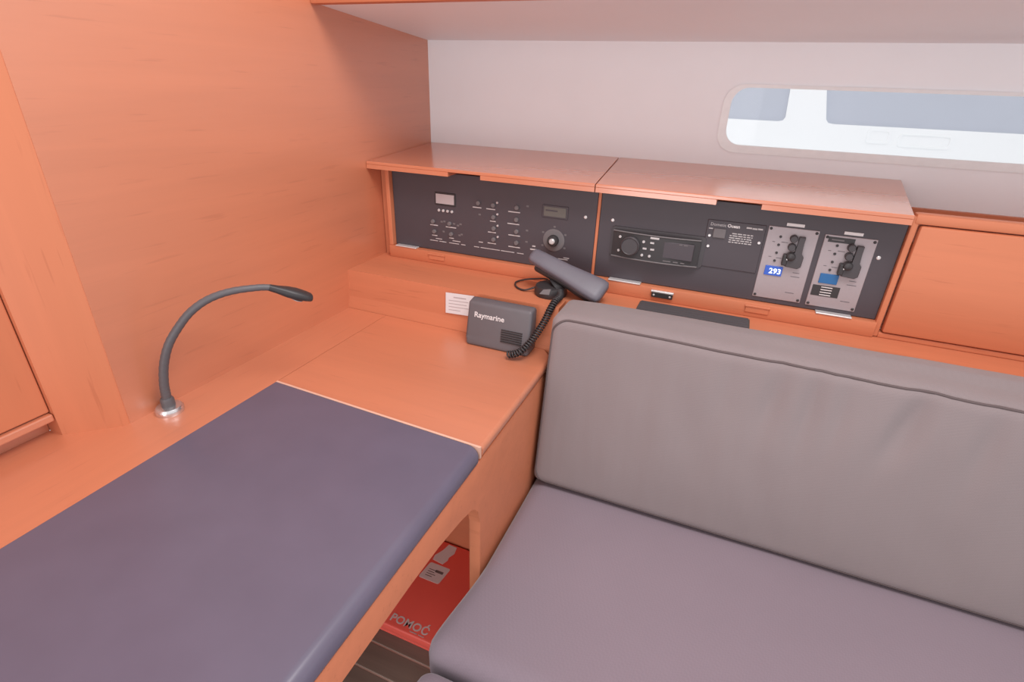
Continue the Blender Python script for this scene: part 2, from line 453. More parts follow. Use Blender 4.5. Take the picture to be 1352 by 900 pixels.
obj('end_panel', B(BX + 0.001, BX + 0.026, PY + 0.004, PY + 0.012, LZ, 1.041), 'wood_z', cs)
obj('stile', B(-0.2700, -0.2635, PY - 0.0025, PY + 0.01, 0.8465, 1.041, bevel=0.001), 'wood_z', cs)
obj('stile', B(0.2985, 0.3085, PY - 0.012, PY + 0.01, 0.817, 1.050, bevel=0.002), 'wood_z', cs)
obj('back_board', B(BX + 0.026, 0.2985, PY + 0.012, PY + 0.022, 0.8465, 1.043), 'wood_x', cs)

def lid(x0f, x1f, x0b, x1b, nx0, nx1):
    yf, yb = 1.092, WY
    def top(u, y):
        return 1.0575 + (1.077 - 1.0575) * (y - yf) / (yb - yf)
    bm = bmesh.new()
    prism(bm, [(x0f, yf), (x1f, yf), (x1b, yb), (x0b, yb)], lambda u, v, t: (u, v, top(u, v) - 0.007 * (1 - t)), bevel=0.0012, seg=1)
    d = 0.050
    prism(bm, [(x0f, yf), (nx0, yf), (nx0 + 0.003, yf + d), (nx1 - 0.003, yf + d), (nx1, yf), (x1f, yf), (x1b, yb), (x0b, yb)],
          lambda u, v, t: (u, v, top(u, v) - 0.0165 + 0.0097 * t))
    return obj('lid', bm, 'wood_lid', cs)
lid(BX + 0.001, -0.2690, BX + 0.001, -0.2895, -0.612, -0.530)
lid(-0.2668, 0.2880, -0.2873, 0.3220, -0.030, 0.050)

# closed locker on the right of the instruments
obj('locker_top_rail', B(0.301, XR, PY - 0.014, PY + 0.012, 1.0365, 1.0545, bevel=0.004), 'wood_x', cs, smooth=35)
bm = B(0.3125, XR, PY - 0.016, PY + 0.006, 0.8285, 1.0345, bevel=0.004)
obj('locker_door', bm, 'wood_x', cs, smooth=35)
obj('locker_bottom_rail', B(0.3085, XR, PY - 0.012, PY + 0.01, LZ, 0.8265, bevel=0.002), 'wood_x', cs)
obj('locker_shelf', B(0.3085, XR, PY + 0.012, WY, 0.985, 1.0), 'wood_x', cs)
obj('back_batten', B(0.3225, XR, WY - 0.014, WY, 1.0, 1.024), 'wood_x', cs)

# louvred slot in the ledge
vt = thing('ledge_vent', 'long dark vent slot in the wooden ledge behind the backrest cushion', 'vent', (-0.034, 1.075, LZ))
obj('vent_tray', B(-0.146, 0.078, 1.040, 1.108, LZ, LZ + 0.0012), 'vent', vt)
for i in range(5):
    y = 1.047 + i * 0.0125
    bm = bmesh.new()
    prism(bm, [(y, LZ + 0.001), (y + 0.006, LZ + 0.0042), (y + 0.008, LZ + 0.0042), (y + 0.003, LZ + 0.001)], lambda u, v, t: (-0.143 + 0.218 * t, u, v))
    obj('louvre', bm, 'black_soft', vt)

# hardware below the panels
for (x0, x1), lb in (((-0.790, -0.728), 'thin steel hinge strip under the switch panel'), ((-0.226, -0.154), 'thin steel hinge strip under the stereo'), ((0.193, 0.256), 'thin steel hinge strip under the two metal plates')):
    obj('hinge_strip', B(x0, x1, PY - 0.0195, PY - 0.003, 0.8465, 0.8495, bevel=0.0008, seg=1), 'silver', None, label=lb, cat='hinge', group='hinge strips under the panels')
def catch(x, mat, lb, body):
    t = thing('lid_catch', lb, 'catch', (x, PY - 0.022, 0.836), group='small catches on the panel rail')
    pr_ = 0.0245 if body == 'black' else 0.0200
    obj('catch_body', B(x - 0.0225, x + 0.0225, PY - pr_, PY - 0.018, 0.826, 0.838, bevel=0.0015), body, t)
    obj('catch_plate', B(x - 0.024, x + 0.024, PY - pr_ - 0.0015, PY - 0.018, 0.838, 0.842, bevel=0.0008, seg=1), mat, t)
    for s in ((-1, 1) if body == 'black' else ()):
        obj('screw', lathe(bmesh.new(), [(0.0022, 0), (0.0022, 0.0008), (0.001, 0.0012)], (x + s * 0.017, PY - 0.0245, 0.832), (0, -1, 0), 10), 'silver', t)
catch(-0.104, 'silver', 'small black catch with two screws under the stereo', 'black')
catch(-0.668, 'wood_x', 'small brown catch on the rail under the switch panel', 'wood_x')
catch(0.088, 'wood_x', 'small brown catch on the rail under the metal plate reading 293', 'wood_x')

# ------------------------------------------------------------------ switch panel (left)
Y0 = PY - 0.002           # face of the plates
def dash(bm, x0, x1, z, h=0.0022, y=Y0):
    box(bm, x0, x1, y - 0.0004, y + 0.0002, z - h / 2, z + h / 2)
def screw(parent, x, z, y=Y0, r=0.0038, mat='silver'):
    return obj('screw', lathe(bmesh.new(), [(r, 0), (r, 0.0008), (r * 0.6, 0.0018)], (x, y, z), (0, -1, 0), 12), mat, parent)
def button(parent, x, z, r=0.005, h=0.004, mat='black_soft', y=Y0, name='button'):
    return obj(name, lathe(bmesh.new(), [(r, 0), (r, h * 0.7), (r * 0.8, h)], (x, y, z), (0, -1, 0), 14), mat, parent)

sp = thing('switch_panel', 'black switch panel with rows of buttons and a white display next to the bulkhead', 'panel', (-0.535, PY, 0.8475))
obj('faceplate', B(BX + 0.0375, -0.2705, Y0, PY + 0.008, 0.8475, 1.040, bevel=0.001, seg=1), 'panel', sp)
screw(sp, -0.803, 0.977); screw(sp, -0.295, 0.976)
ds = obj('display_frame', B(-0.677, -0.619, Y0 - 0.002, Y0, 0.963, 0.994, bevel=0.001, seg=1), 'black', sp)
obj('display', B(-0.673, -0.623, Y0 - 0.0028, Y0 - 0.0018, 0.967, 0.990), 'lcd', ds, label='pale display')
for x in (-0.666, -0.654, -0.642, -0.630):
    button(sp, x, 0.950, 0.0035, 0.003, 'print')
left_sw = ((-0.684, 0.920), (-0.637, 0.920), (-0.681, 0.895), (-0.633, 0.894))
mid_sw = ((-0.558, 0.979), (-0.519, 0.978), (-0.518, 0.950), (-0.517, 0.923), (-0.517, 0.896))
right_sw = ((-0.459, 0.979), (-0.459, 0.951), (-0.458, 0.923), (-0.457, 0.896))
for x, z in left_sw + mid_sw + right_sw:
    button(sp, x, z, 0.0055, 0.005, 'dimprint')
for x, z in ((-0.509, 0.985), (-0.508, 0.958), (-0.507, 0.931), (-0.506, 0.904)):
    button(sp, x, z, 0.0026, 0.003, 'redled', name='indicator')
bm = bmesh.new()
for (x, z), wd in zip(((-0.682, 0.911), (-0.634, 0.911), (-0.681, 0.885), (-0.633, 0.884)), (0.022, 0.029, 0.015, 0.013)):
    dash(bm, x - wd / 2, x + wd / 2, z)
for (x, z), wd in zip(((-0.562, 0.968), (-0.526, 0.968), (-0.520, 0.940), (-0.522, 0.913), (-0.522, 0.886)), (0.023, 0.023, 0.015, 0.021, 0.022)):
    dash(bm, x - wd / 2, x + wd / 2, z)
for x, z in ((-0.466, 0.968), (-0.467, 0.940), (-0.464, 0.913), (-0.463, 0.885)):
    dash(bm, x - 0.015, x + 0.015, z)
dash(bm, -0.557, -0.546, 0.885, 0.002)
dash(bm, -0.422, -0.402, 0.886, 0.003); dash(bm, -0.417, -0.409, 0.894, 0.003)
for a, b in ((-0.695, -0.672), (-0.668, -0.648), (-0.640, -0.612), (-0.606, -0.594), (-0.570, -0.556), (-0.552, -0.500), (-0.497, -0.462), (-0.455, -0.438)):
    dash(bm, a, b, 0.8715, 0.0016)
dash(bm, -0.678, -0.660, 0.8775, 0.0018); dash(bm, -0.630, -0.608, 0.878, 0.0018)
dash(bm, -0.352, -0.328, 0.873, 0.0018); dash(bm, -0.339, -0.325, 0.877, 0.0018)
obj('lettering', bm, 'print', sp, kind='stuff')
bm = bmesh.new()
for x, z in ((-0.660, 0.922), (-0.652, 0.9235), (-0.625, 0.921), (-0.614, 0.918), (-0.607, 0.922), (-0.655, 0.898), (-0.610, 0.894), (-0.604, 0.897), (-0.432, 0.929), (-0.432, 0.902), (-0.433, 0.985), (-0.555, 0.952)):
    dash(bm, x - 0.003, x + 0.003, z, 0.004)
obj('faint_marks', bm, 'dimprint', sp, kind='stuff')
ds = obj('display_frame', B(-0.397, -0.335, Y0 - 0.0016, Y0, 0.965, 0.994, bevel=0.001, seg=1), 'panel', sp)
obj('display', B(-0.392, -0.340, Y0 - 0.0024, Y0 - 0.0012, 0.969, 0.990), 'lcd_dim', ds, label='dim olive display')
bm = bmesh.new(); dash(bm, -0.388, -0.360, 0.982, 0.003, Y0 - 0.0024)
obj('display_text', bm, 'panel', ds)
kn = obj('selector_dial', lathe(bmesh.new(), [(0.026, 0), (0.026, 0.0012), (0.023, 0.0016)], (-0.365, Y0, 0.915), (0, -1, 0), 28), 'dimprint', sp)
kb = obj('selector_knob', lathe(bmesh.new(), [(0.013, 0), (0.013, 0.008), (0.0115, 0.010)], (-0.365, Y0 - 0.0016, 0.915), (0, -1, 0), 20), 'black', sp, smooth=40)
obj('knob_cap', lathe(bmesh.new(), [(0.0068, 0), (0.0068, 0.004), (0.005, 0.006)], (-0.365, Y0 - 0.0116, 0.915), (0, -1, 0), 16), 'silver', kb, label='silver knob cap')
for a in range(5):
    an = math.radians(-30 + a * 60)
    bm = bmesh.new()
    bx_, bz_ = -0.365 + 0.031 * math.cos(an), 0.915 + 0.031 * math.sin(an)
    dash(bm, bx_ - 0.0025, bx_ + 0.0025, bz_, 0.004)
    obj('dial_mark', bm, 'dimprint', kn)

# ------------------------------------------------------------------ instrument panel (right)
ip = thing('stereo_board', 'black panel carrying the car stereo and two metal plates', 'panel', (0.018, PY, 0.8475))
obj('faceplate', B(-0.2630, 0.2978, Y0, PY + 0.008, 0.8475, 1.040, bevel=0.001, seg=1), 'panel', ip)
screw(ip, -0.234, 0.977); screw(ip, 0.269, 0.967)
obj('corner_clip', prism(bmesh.new(), [(0.262, 1.034), (0.291, 1.034), (0.284, 1.040), (0.268, 1.040)], lambda u, v, t: (u, Y0 - 0.003 * t, v)), 'silver', ip)

RY = Y0 - 0.020
st = thing('car_stereo', 'black car stereo with round volume knob set into the panel', 'stereo', (-0.135, PY, 0.90))
obj('sleeve', prism(bmesh.new(), rrect(-0.232, -0.036, 0.899, 0.966, 0.006), lambda u, v, t: (u, Y0 - 0.004 * t, v), bevel=0.001, seg=1), 'black_soft', st)
bm = bmesh.new()
# curved front: bows outwards towards the middle
def bow(u): return RY + 0.010 * ((u + 0.135) / 0.092) ** 2
outl = []
for i in range(13):
    u = -0.227 + 0.182 * i / 12; outl.append(u)
lo_f = [bm.verts.new((u, bow(u), 0.904)) for u in outl]; hi_f = [bm.verts.new((u, bow(u), 0.958)) for u in outl]
lo_b = [bm.verts.new((u, Y0 - 0.003, 0.904)) for u in outl]; hi_b = [bm.verts.new((u, Y0 - 0.003, 0.958)) for u in outl]
for i in range(12):
    bm.faces.new((lo_f[i], lo_f[i + 1], hi_f[i + 1], hi_f[i])); bm.faces.new((hi_f[i], hi_f[i + 1], hi_b[i + 1], hi_b[i]))
    bm.faces.new((lo_f[i], lo_b[i], lo_b[i + 1], lo_f[i + 1])); bm.faces.new((lo_b[i], hi_b[i], hi_b[i + 1], lo_b[i + 1]))
bm.faces.new((lo_f[0], hi_f[0], hi_b[0], lo_b[0])); bm.faces.new((lo_f[-1], lo_b[-1], hi_b[-1], hi_f[-1]))
obj('front_bezel', bm, 'black', st, smooth=40)
for z, nm in ((0.959, 'trim_strip'), (0.903, 'trim_strip')):
    bm = bmesh.new()
    tube(bm, [(u, bow(u) - 0.0005, z) for u in outl], 0.0016, 8)
    obj(nm, bm, 'dimprint', st, smooth=60)
vk = obj('volume_knob', lathe(bmesh.new(), [(0.0205, 0), (0.0205, 0.008), (0.018, 0.011), (0.0165, 0.0095), (0.0, 0.0095)], (-0.186, RY + 0.003, 0.932), (0, -1, 0), 30), 'black_soft', st, smooth=35)
bm = bmesh.new()
for i in range(6):
    u = -0.120 + i * 0.014
obj('stereo_display', B(-0.125, -0.056, RY + 0.0005, RY + 0.006, 0.915, 0.950, bevel=0.001, seg=1), 'panel', st)
for x, z in ((-0.211, 0.947), (-0.211, 0.917), (-0.159, 0.944), (-0.159, 0.915), (-0.143, 0.915)):
    button(st, x, z, 0.0030, 0.003, 'print', bow(x) + 0.0005)
for x, z in ((-0.155, 0.930), (-0.139, 0.930), (-0.141, 0.944)):
    obj('button', B(x - 0.004, x + 0.004, bow(x) - 0.0015, bow(x) + 0.002, z - 0.0018, z + 0.0018), 'print', st)
bm = bmesh.new()
box(bm, -0.146, -0.128, RY - 0.0012, RY + 0.002, 0.9525, 0.9565)
obj('brand_mark', bm, 'print', st)
bm = bmesh.new()
for a, b in ((-0.114, -0.098), (-0.093, -0.083), (-0.078, -0.070)):
    box(bm, a, b, RY + 0.0003, RY + 0.003, 0.908, 0.910)
for a, b in ((-0.086, -0.080), (-0.077, -0.069)):
    box(bm, a, b, RY + 0.0001, RY + 0.003, 0.9465, 0.9485)
obj('small_lettering', bm, 'dimprint', st, kind='stuff')

# heating thermostat plate with print
tp = thing('thermostat_plate', 'black plate printed with white lettering between stereo and metal plates', 'control plate', (0.018, PY, 0.905))
obj('plate', B(-0.040, 0.0695, Y0 - 0.0022, Y0, 0.905, 1.003, bevel=0.001, seg=1), 'panel', tp)
E1 = (1, 0, 0); E3 = (0, 0, 1)
ty = Y0 - 0.0024
obj('lettering', text_bm('Dometic', 0.0086, basis((-0.034, ty, 0.9915), E1, E3)), 'print', tp)
obj('lettering', text_bm('Ocean', 0.0088, basis((-0.0015, ty, 0.9915), E1, E3), bold=0.0003), 'white', tp)
bm = bmesh.new()
dash(bm, 0.034, 0.044, 0.9945, 0.003, ty); dash(bm, 0.045, 0.054, 0.9940, 0.003, ty); dash(bm, 0.055, 0.064, 0.9945, 0.003, ty)
dash(bm, -0.036, -0.028, 0.9855, 0.002, ty)
obj('small_lettering', bm, 'print', tp, kind='stuff')
bm = bmesh.new()
for r in range(5):
    z = 0.980 - r * 0.0044; x = 0.006 + (0.004 if r == 0 else 0)
    random.seed(r)
    while x < 0.047:
        l = random.uniform(0.003, 0.010); dash(bm, x, min(x + l, 0.049), z, 0.0019, ty); x += l + 0.0016
obj('instruction_print', bm, 'print', tp, kind='stuff')
obj('rocker_switch', B(-0.026, -0.002, Y0 - 0.006, Y0 - 0.002, 0.968, 0.987, bevel=0.0015), 'dimprint', tp)
for x, z in ((-0.032, 0.971), (-0.031, 0.949), (0.0625, 0.968)):
    button(tp, x, z, 0.0030, 0.003, 'silver', Y0 - 0.002, name='screw')

# metal plates with breakers
def metal_plate(x0, x1, z0, z1, lit, label):
    t = thing('control_plate', label, 'control plate', ((x0 + x1) / 2, PY, z0), group='metal control plates')
    obj('plate', B(x0, x1, Y0 - 0.002, Y0, z0, z1, bevel=0.0008, seg=1), 'steel', t)
    fy = Y0 - 0.002
    for sx in (x0 + 0.0045, x1 - 0.0045):
        for sz in (z0 + 0.005, z1 - 0.005):
            screw(t, sx, sz, fy, 0.0027, 'black')
    for k in range(4):
        button(t, x0 + 0.0245, z1 - 0.019 - k * 0.016, 0.0024, 0.0025, 'black', fy, name='lamp_hole')
    for k in range(2):
        kx = x0 + 0.048
        b = button(t, kx, z1 - 0.019 - k * 0.0165, 0.0072, 0.011, 'black_soft', fy, name='push_knob')
    # moulded block: upright back bar, foot and a toggle
    blk = obj('breaker_body', prism(bmesh.new(), [(x0 + 0.0565, z1 - 0.014), (x0 + 0.0675, z1 - 0.014), (x0 + 0.0670, z1 - 0.046), (x0 + 0.0725, z1 - 0.052), (x0 + 0.0720, z1 - 0.072), (x0 + 0.0660, z1 - 0.076), (x0 + 0.0440, z1 - 0.074), (x0 + 0.0400, z1 - 0.068), (x0 + 0.0440, z1 - 0.048), (x0 + 0.0565, z1 - 0.046)],
                                    lambda u, v, tt: (u, fy - 0.010 * tt, v), bevel=0.001, seg=1), 'black_soft', t)
    obj('toggle', lathe(bmesh.new(), [(0.0085, 0), (0.0085, 0.006), (0.007, 0.010), (0.003, 0.012)], (x0 + 0.0500, fy - 0.006, z1 - 0.053), (0, -1, 0), 16), 'black', t, smooth=40)
    obj('toggle_guard', B(x0 + 0.0365, x0 + 0.0460, fy - 0.013, fy, z1 - 0.072, z1 - 0.050, bevel=0.002), 'black', t)
    obj('toggle_tip', lathe(bmesh.new(), [(0.0016, 0), (0.0016, 0.002)], (x0 + 0.0445, fy - 0.013, z1 - 0.058), (0, -1, 0), 8), 'silver', t)
    d = obj('display', B(x0 + 0.0110, x0 + 0.0430, fy - 0.0022, fy, z0 + 0.0490, z0 + 0.0685, bevel=0.0006, seg=1), 'blue_lit' if lit else 'blue_off', t, label='lit blue display' if lit else 'blue display')
    if lit:
        bm = text_bm('293', 0.0150, basis((x0 + 0.0300, fy - 0.0025, z0 + 0.0535), E1, E3), align='CENTER', bold=0.0003)
        obj('digits', bm, 'digits', d)
    bm = bmesh.new()
    for a, b, z in ((0.060, 0.076, z0 + 0.052), (0.058, 0.074, z0 + 0.018), (0.062, 0.074, z0 + 0.060), (0.012, 0.017, z1 - 0.030), (0.012, 0.017, z1 - 0.060), (0.028, 0.040, z1 - 0.029), (0.026, 0.036, z1 - 0.061)):
        dash(bm, x0 + a, x0 + b, z, 0.0011, fy)
    obj('fine_lettering', bm, 'box_grey', t, kind='stuff')
    bm = bmesh.new()
    lx0 = x0 + 0.030; lx1 = x0 + 0.061
    box(bm, lx0, lx1, Y0 - 0.0012, Y0, z1 + 0.003, z1 + 0.0085)
    obj('name_strip', bm, 'white', t, label='white name strip above the plate')
    return t
metal_plate(0.0735, 0.1625, 0.8575, 1.0040, True, 'metal plate with black breaker and lit blue display reading 293')
pb = metal_plate(0.1725, 0.2595, 0.8565, 1.0000, False, 'metal plate with dark blue display above a black printed label')
fy = Y0 - 0.002
lb = obj('black_label', B(0.1765, 0.2240, fy - 0.0008, fy, 0.8790, 0.9005), 'black', pb, label='black label with white lines')
bm = bmesh.new()
for k in range(4): dash(bm, 0.1915, 0.2110, 0.8975 - k * 0.0052, 0.0016, fy - 0.0008)
obj('label_lines', bm, 'white', lb, kind='stuff')
lb = obj('black_label', B(0.1795, 0.2235, fy - 0.0008, fy, 0.9865, 0.9965), 'black', pb)
bm = bmesh.new(); dash(bm, 0.185, 0.206, 0.9915, 0.0025, fy - 0.0008)
obj('label_lines', bm, 'dimprint', lb)

# ------------------------------------------------------------------ gooseneck lamp
lp = thing('gooseneck_lamp', 'dark grey gooseneck reading lamp on a chrome base beside the bulkhead', 'lamp', (-0.811, 0.473, TZ))
obj('lamp_base', lathe(bmesh.new(), [(0.021, 0.0), (0.0215, 0.002), (0.0215, 0.008), (0.019, 0.0115), (0.010, 0.013)], (-0.811, 0.473, TZ), n=32), 'chrome', lp, smooth=40)
obj('collar', lathe(bmesh.new(), [(0.0105, 0.0), (0.0105, 0.012), (0.0085, 0.016)], (-0.811, 0.473, TZ + 0.012), n=20), 'rubber', lp, smooth=40)
path = [(-0.811, 0.473, 0.735), (-0.8105, 0.4735, 0.755), (-0.809, 0.475, 0.776), (-0.804, 0.481, 0.810), (-0.795, 0.491, 0.842), (-0.783, 0.506, 0.869), (-0.768, 0.523, 0.893), (-0.750, 0.545, 0.910), (-0.728, 0.571, 0.9185), (-0.703, 0.602, 0.919), (-0.690, 0.617, 0.9165)]
pp = spline(path, 10)
bm = bmesh.new()
rs = [(0.0076 - 0.0022 * i / (len(pp) - 1)) * (1.0 + 0.035 * math.sin(i * 2.1)) for i in range(len(pp))]
tube(bm, pp, rs, 14)
obj('flexible_neck', bm, 'rubber', lp, smooth=60)
# flattened head: loft of elliptical sections
def loft(bm, sections, n=20, power=2.0):
    rings = []
    for c, a, b, ra, rb in sections:
        c = Vector(c); a = Vector(a); b = Vector(b); ring = []
        for k in range(n):
            th = 2 * math.pi * k / n; cx, sx = math.cos(th), math.sin(th)
            ring.append(bm.verts.new(c + a * ra * math.copysign(abs(cx) ** (2 / power), cx) + b * rb * math.copysign(abs(sx) ** (2 / power), sx)))
        rings.append(ring)
    for i in range(len(rings) - 1):
        for k in range(n):
            bm.faces.new((rings[i][k], rings[i][(k + 1) % n], rings[i + 1][(k + 1) % n], rings[i + 1][k]))
    bm.faces.new(rings[0][::-1]); bm.faces.new(rings[-1])
    return bm
h0 = Vector((-0.692, 0.615, 0.917)); h1 = Vector((-0.650, 0.665, 0.889))
ha = (h1 - h0).normalized(); hs = ha.cross(Vector((0, 0, 1))).normalized(); hn = hs.cross(ha)
sec = []
for t, ra, rb in ((0.0, 0.0055, 0.0055), (0.2, 0.0085, 0.0065), (0.42, 0.0140, 0.0085), (0.62, 0.0165, 0.0090), (0.85, 0.0150, 0.0075), (0.97, 0.0135, 0.0060), (1.0, 0.0115, 0.0045)):
    sec.append((h0.lerp(h1, t), hs, hn, ra, rb))
obj('lamp_head', loft(bmesh.new(), sec, 20, 2.6), 'black', lp, smooth=50)
lc = h0.lerp(h1, 0.68) - hn * 0.0088
obj('lamp_lens', lathe(bmesh.new(), [(0.010, 0), (0.010, 0.001), (0.007, 0.002)], lc, -hn, 18), 'lcd', lp)

# ------------------------------------------------------------------ radio handset on its cradle
hc = thing('radio_handset', 'slim grey radio handset lying across its cradle on the ledge', 'handset', (-0.300, 1.06, 0.85))
a0 = Vector((-0.389, 1.066, 0.897)); a1 = Vector((-0.216, 1.044, 0.843))
ax = (a1 - a0).normalized(); nn = Vector((0.10, -0.62, 0.78)); nn = (nn - ax * nn.dot(ax)).normalized(); wd = ax.cross(nn)
sec = []
for t, hw, ht in ((-0.01, 0.008, 0.006), (0.005, 0.0135, 0.009), (0.04, 0.0175, 0.0105), (0.25, 0.0195, 0.011), (0.5, 0.0215, 0.0115), (0.75, 0.0262, 0.0125), (0.92, 0.0285, 0.013), (0.985, 0.0270, 0.0115), (1.01, 0.019, 0.007)):
    sec.append((a0.lerp(a1, t), wd, nn, hw, ht))
obj('handset_shell', loft(bmesh.new(), sec, 28, 3.4), 'hs_grey', hc, smooth=50)
sec = []
for t, hw, ht in ((0.10, 0.012, 0.006), (0.12, 0.0145, 0.008), (0.6, 0.016, 0.008), (0.72, 0.019, 0.009), (0.9, 0.0205, 0.009), (0.94, 0.016, 0.006)):
    sec.append((a0.lerp(a1, t) - nn * 0.0155 + wd * 0.007, wd, nn, hw, ht))
obj('handset_face', loft(bmesh.new(), sec, 24, 3.4), 'black', hc, smooth=50)

cr = thing('handset_cradle', 'round black cradle with grey logo under the radio handset', 'cradle', (-0.342, 1.055, LZ))
obj('cradle_base', lathe(bmesh.new(), [(0.035, 0.0), (0.0365, 0.004), (0.0365, 0.014), (0.034, 0.021), (0.025, 0.025), (0.0, 0.026)], (-0.337, 1.058, LZ), n=32), 'black', cr, smooth=40)
bm = bmesh.new()
e = basis((-0.339, 1.0255, 0.8315), (1, 0.02, 0), (0, 0.35, 0.94))
vs = [Vector(p) for p in ((-0.012, -0.006, 0), (0.010, -0.005, 0), (0.012, 0.008, 0), (-0.004, 0.005, 0))]
lo_ = [bm.verts.new(e @ v) for v in vs]; hi_ = [bm.verts.new(e @ (v + Vector((0, 0, 0.0035)))) for v in vs]
bm.faces.new(lo_[::-1]); bm.faces.new(hi_)
for i in range(4): bm.faces.new((lo_[i], lo_[(i + 1) % 4], hi_[(i + 1) % 4], hi_[i]))
obj('logo_plate', bm, 'dimprint', cr, label='grey wedge shaped logo')
bm = bmesh.new()
tube(bm, [(-0.326, 1.058, 0.836), (-0.322, 1.060, 0.840), (-0.320, 1.061, 0.844)], [0.025, 0.021, 0.018], 16)
obj('cradle_post', bm, 'black', cr, smooth=50)
# thin cable loop
bm = bmesh.new()
tube(bm, spline([(-0.372, 1.055, LZ + 0.012), (-0.395, 1.045, LZ + 0.004), (-0.420, 1.058, LZ + 0.003), (-0.432, 1.085, LZ + 0.004), (-0.415, 1.108, LZ + 0.006), (-0.385, 1.110, LZ + 0.012), (-0.362, 1.095, LZ + 0.020), (-0.350, 1.080, LZ + 0.022)], 8), 0.0021, 8)
obj('cradle_cable', bm, 'black', cr, smooth=60)

# coiled cord from the cradle to the speaker box
cp = spline([(-0.310, 1.040, 0.832), (-0.304, 1.022, 0.829), (-0.306, 0.993, 0.8265), (-0.3095, 0.972, 0.813), (-0.313, 0.957, 0.797), (-0.320, 0.938, 0.778), (-0.329, 0.918, 0.760), (-0.340, 0.904, 0.746), (-0.354, 0.899, 0.736), (-0.370, 0.899, 0.7305)], 40)
dist = [0.0]
for i in range(1, len(cp)): dist.append(dist[-1] + (cp[i] - cp[i - 1]).length)
pts = []
aa = Vector((1, 0, 0))
for i, p in enumerate(cp):
    t = (cp[min(i + 1, len(cp) - 1)] - cp[max(i - 1, 0)]).normalized()
    aa = (aa - t * aa.dot(t)).normalized(); bb = t.cross(aa)
    ph = 2 * math.pi * dist[i] / 0.0056
    pts.append((p, aa.copy(), bb, ph))
hel = []
for i in range(len(pts) - 1):
    p, a, b, ph = pts[i]; p2, a2, b2, ph2 = pts[i + 1]
    k = max(1, int((ph2 - ph) / 0.62))
    for j in range(k):
        f = j / k; q = p.lerp(p2, f); an = ph + (ph2 - ph) * f
        hel.append(q + (a.lerp(a2, f) * math.cos(an) + b.lerp(b2, f) * math.sin(an)) * 0.0062)
bm = bmesh.new(); tube(bm, hel, 0.0021, 6)
obj('coiled_cord', bm, 'black', None, label='black coiled cord running from the cradle to the grey box', cat='cord', smooth=70)

# speaker box
sb = thing('speaker_box', 'dark grey radio box with white lettering standing on the chart table', 'speaker', (-0.408, 0.95, TZ))
bm = bmesh.new()
prism(bm, [(0.972, TZ), (0.972, 0.8150), (0.960, 0.8200), (0.938, 0.8160), (0.926, 0.738), (0.922, TZ)], lambda u, v, t: (-0.482 + 0.146 * t, u, v))
bmesh.ops.bevel(bm, geom=list(bm.edges), offset=0.006, segments=3, affect='EDGES', profile=0.5)
obj('case', bm, 'box_grey', sb, smooth=35)
def fr(z): return 0.9245 + (z - 0.738) * (0.938 - 0.926) / (0.816 - 0.738) + 0.0006
up = Vector((0, 0.152, 0.988))
obj('brand_lettering', text_bm('Raymarine', 0.0165, basis((-0.4655, fr(0.785), 0.785), E1, up), bold=0.0003), 'white', sb)
for k in range(6):
    z = 0.742 + k * 0.005
    obj('speaker_slot', B(-0.400, -0.352, fr(z) - 0.0012, fr(z) + 0.002, z, z + 0.002), 'black', sb)

# paper note
nt_ = thing('paper_note', 'small white printed note stuck on the wooden riser beside the grey box', 'note', (-0.525, 0.978, 0.76))
up2 = Vector((0, 0.06, 1)).normalized()
e = basis((-0.562, 0.9795, 0.7575), (1, 0.0, 0.05), up2)
bm = bmesh.new()
def sheet(bm, m, w_, h_, th=0.0005):
    vs = [(0, 0), (w_, 0), (w_, h_), (0, h_)]
    lo = [bm.verts.new(m @ Vector((x, y, 0))) for x, y in vs]; hi = [bm.verts.new(m @ Vector((x, y, th))) for x, y in vs]
    bm.faces.new(lo[::-1]); bm.faces.new(hi)
    for i in range(4): bm.faces.new((lo[i], lo[(i + 1) % 4], hi[(i + 1) % 4], hi[i]))
sheet(bm, e, 0.072, 0.049)
obj('sheet', bm, 'paper', nt_)
bm = bmesh.new()
for k, (x, wd_) in enumerate(((0.020, 0.032), (0.008, 0.050), (0.008, 0.046), (0.008, 0.052), (0.008, 0.03))):
    z = 0.038 - k * 0.0075
    sheet(bm, e @ Matrix.Translation((x, z, 0.0005)), wd_, 0.0018 if k else 0.003, 0.0002)
obj('printed_lines', bm, 'lcd', nt_, kind='stuff')

# ------------------------------------------------------------------ seat
obj('bench_locker', B(-0.291, 1.15, 0.475, 1.033, 0.0, 0.355, bevel=0.004), 'wood_x', None, label='wooden base box under the grey seat cushion', cat='bench')

def seat_def(q):
    b = (1 - (q.y / 0.26) ** 2) * (1 - (q.x / 0.73) ** 2) if q.z > 0 else 0
    z = q.z + 0.010 * max(0, b)
    z += 0.0015 * noise.noise(Vector((q.x * 6, q.y * 6, 3.1))) if q.z > 0 else 0
    x = q.x
    if x < 0:
        f = min(1.0, max(0.0, (0.640 - SC[1] - q.y) / 0.20)); x -= 0.020 * f * f * (3 - 2 * f)
    return (x, q.y, z)
SC = ((-0.290 + 1.15) / 2, 0.68, 0.4070)
bm = cushion(SC, (0.720, 0.247, 0.0510), 0.034, (60, 26, 8), 1.5, seat_def)
sc_o = thing('seat_cushion', 'mauve grey bench seat cushion in front of the backrest', 'cushion', (SC[0], SC[1], 0.356))
obj('cushion_cover', bm, 'cush_seat', sc_o, smooth=60)
def piping_loop(pts, r=0.0028):
    bm = bmesh.new(); tube(bm, pts, r, 8); return bm

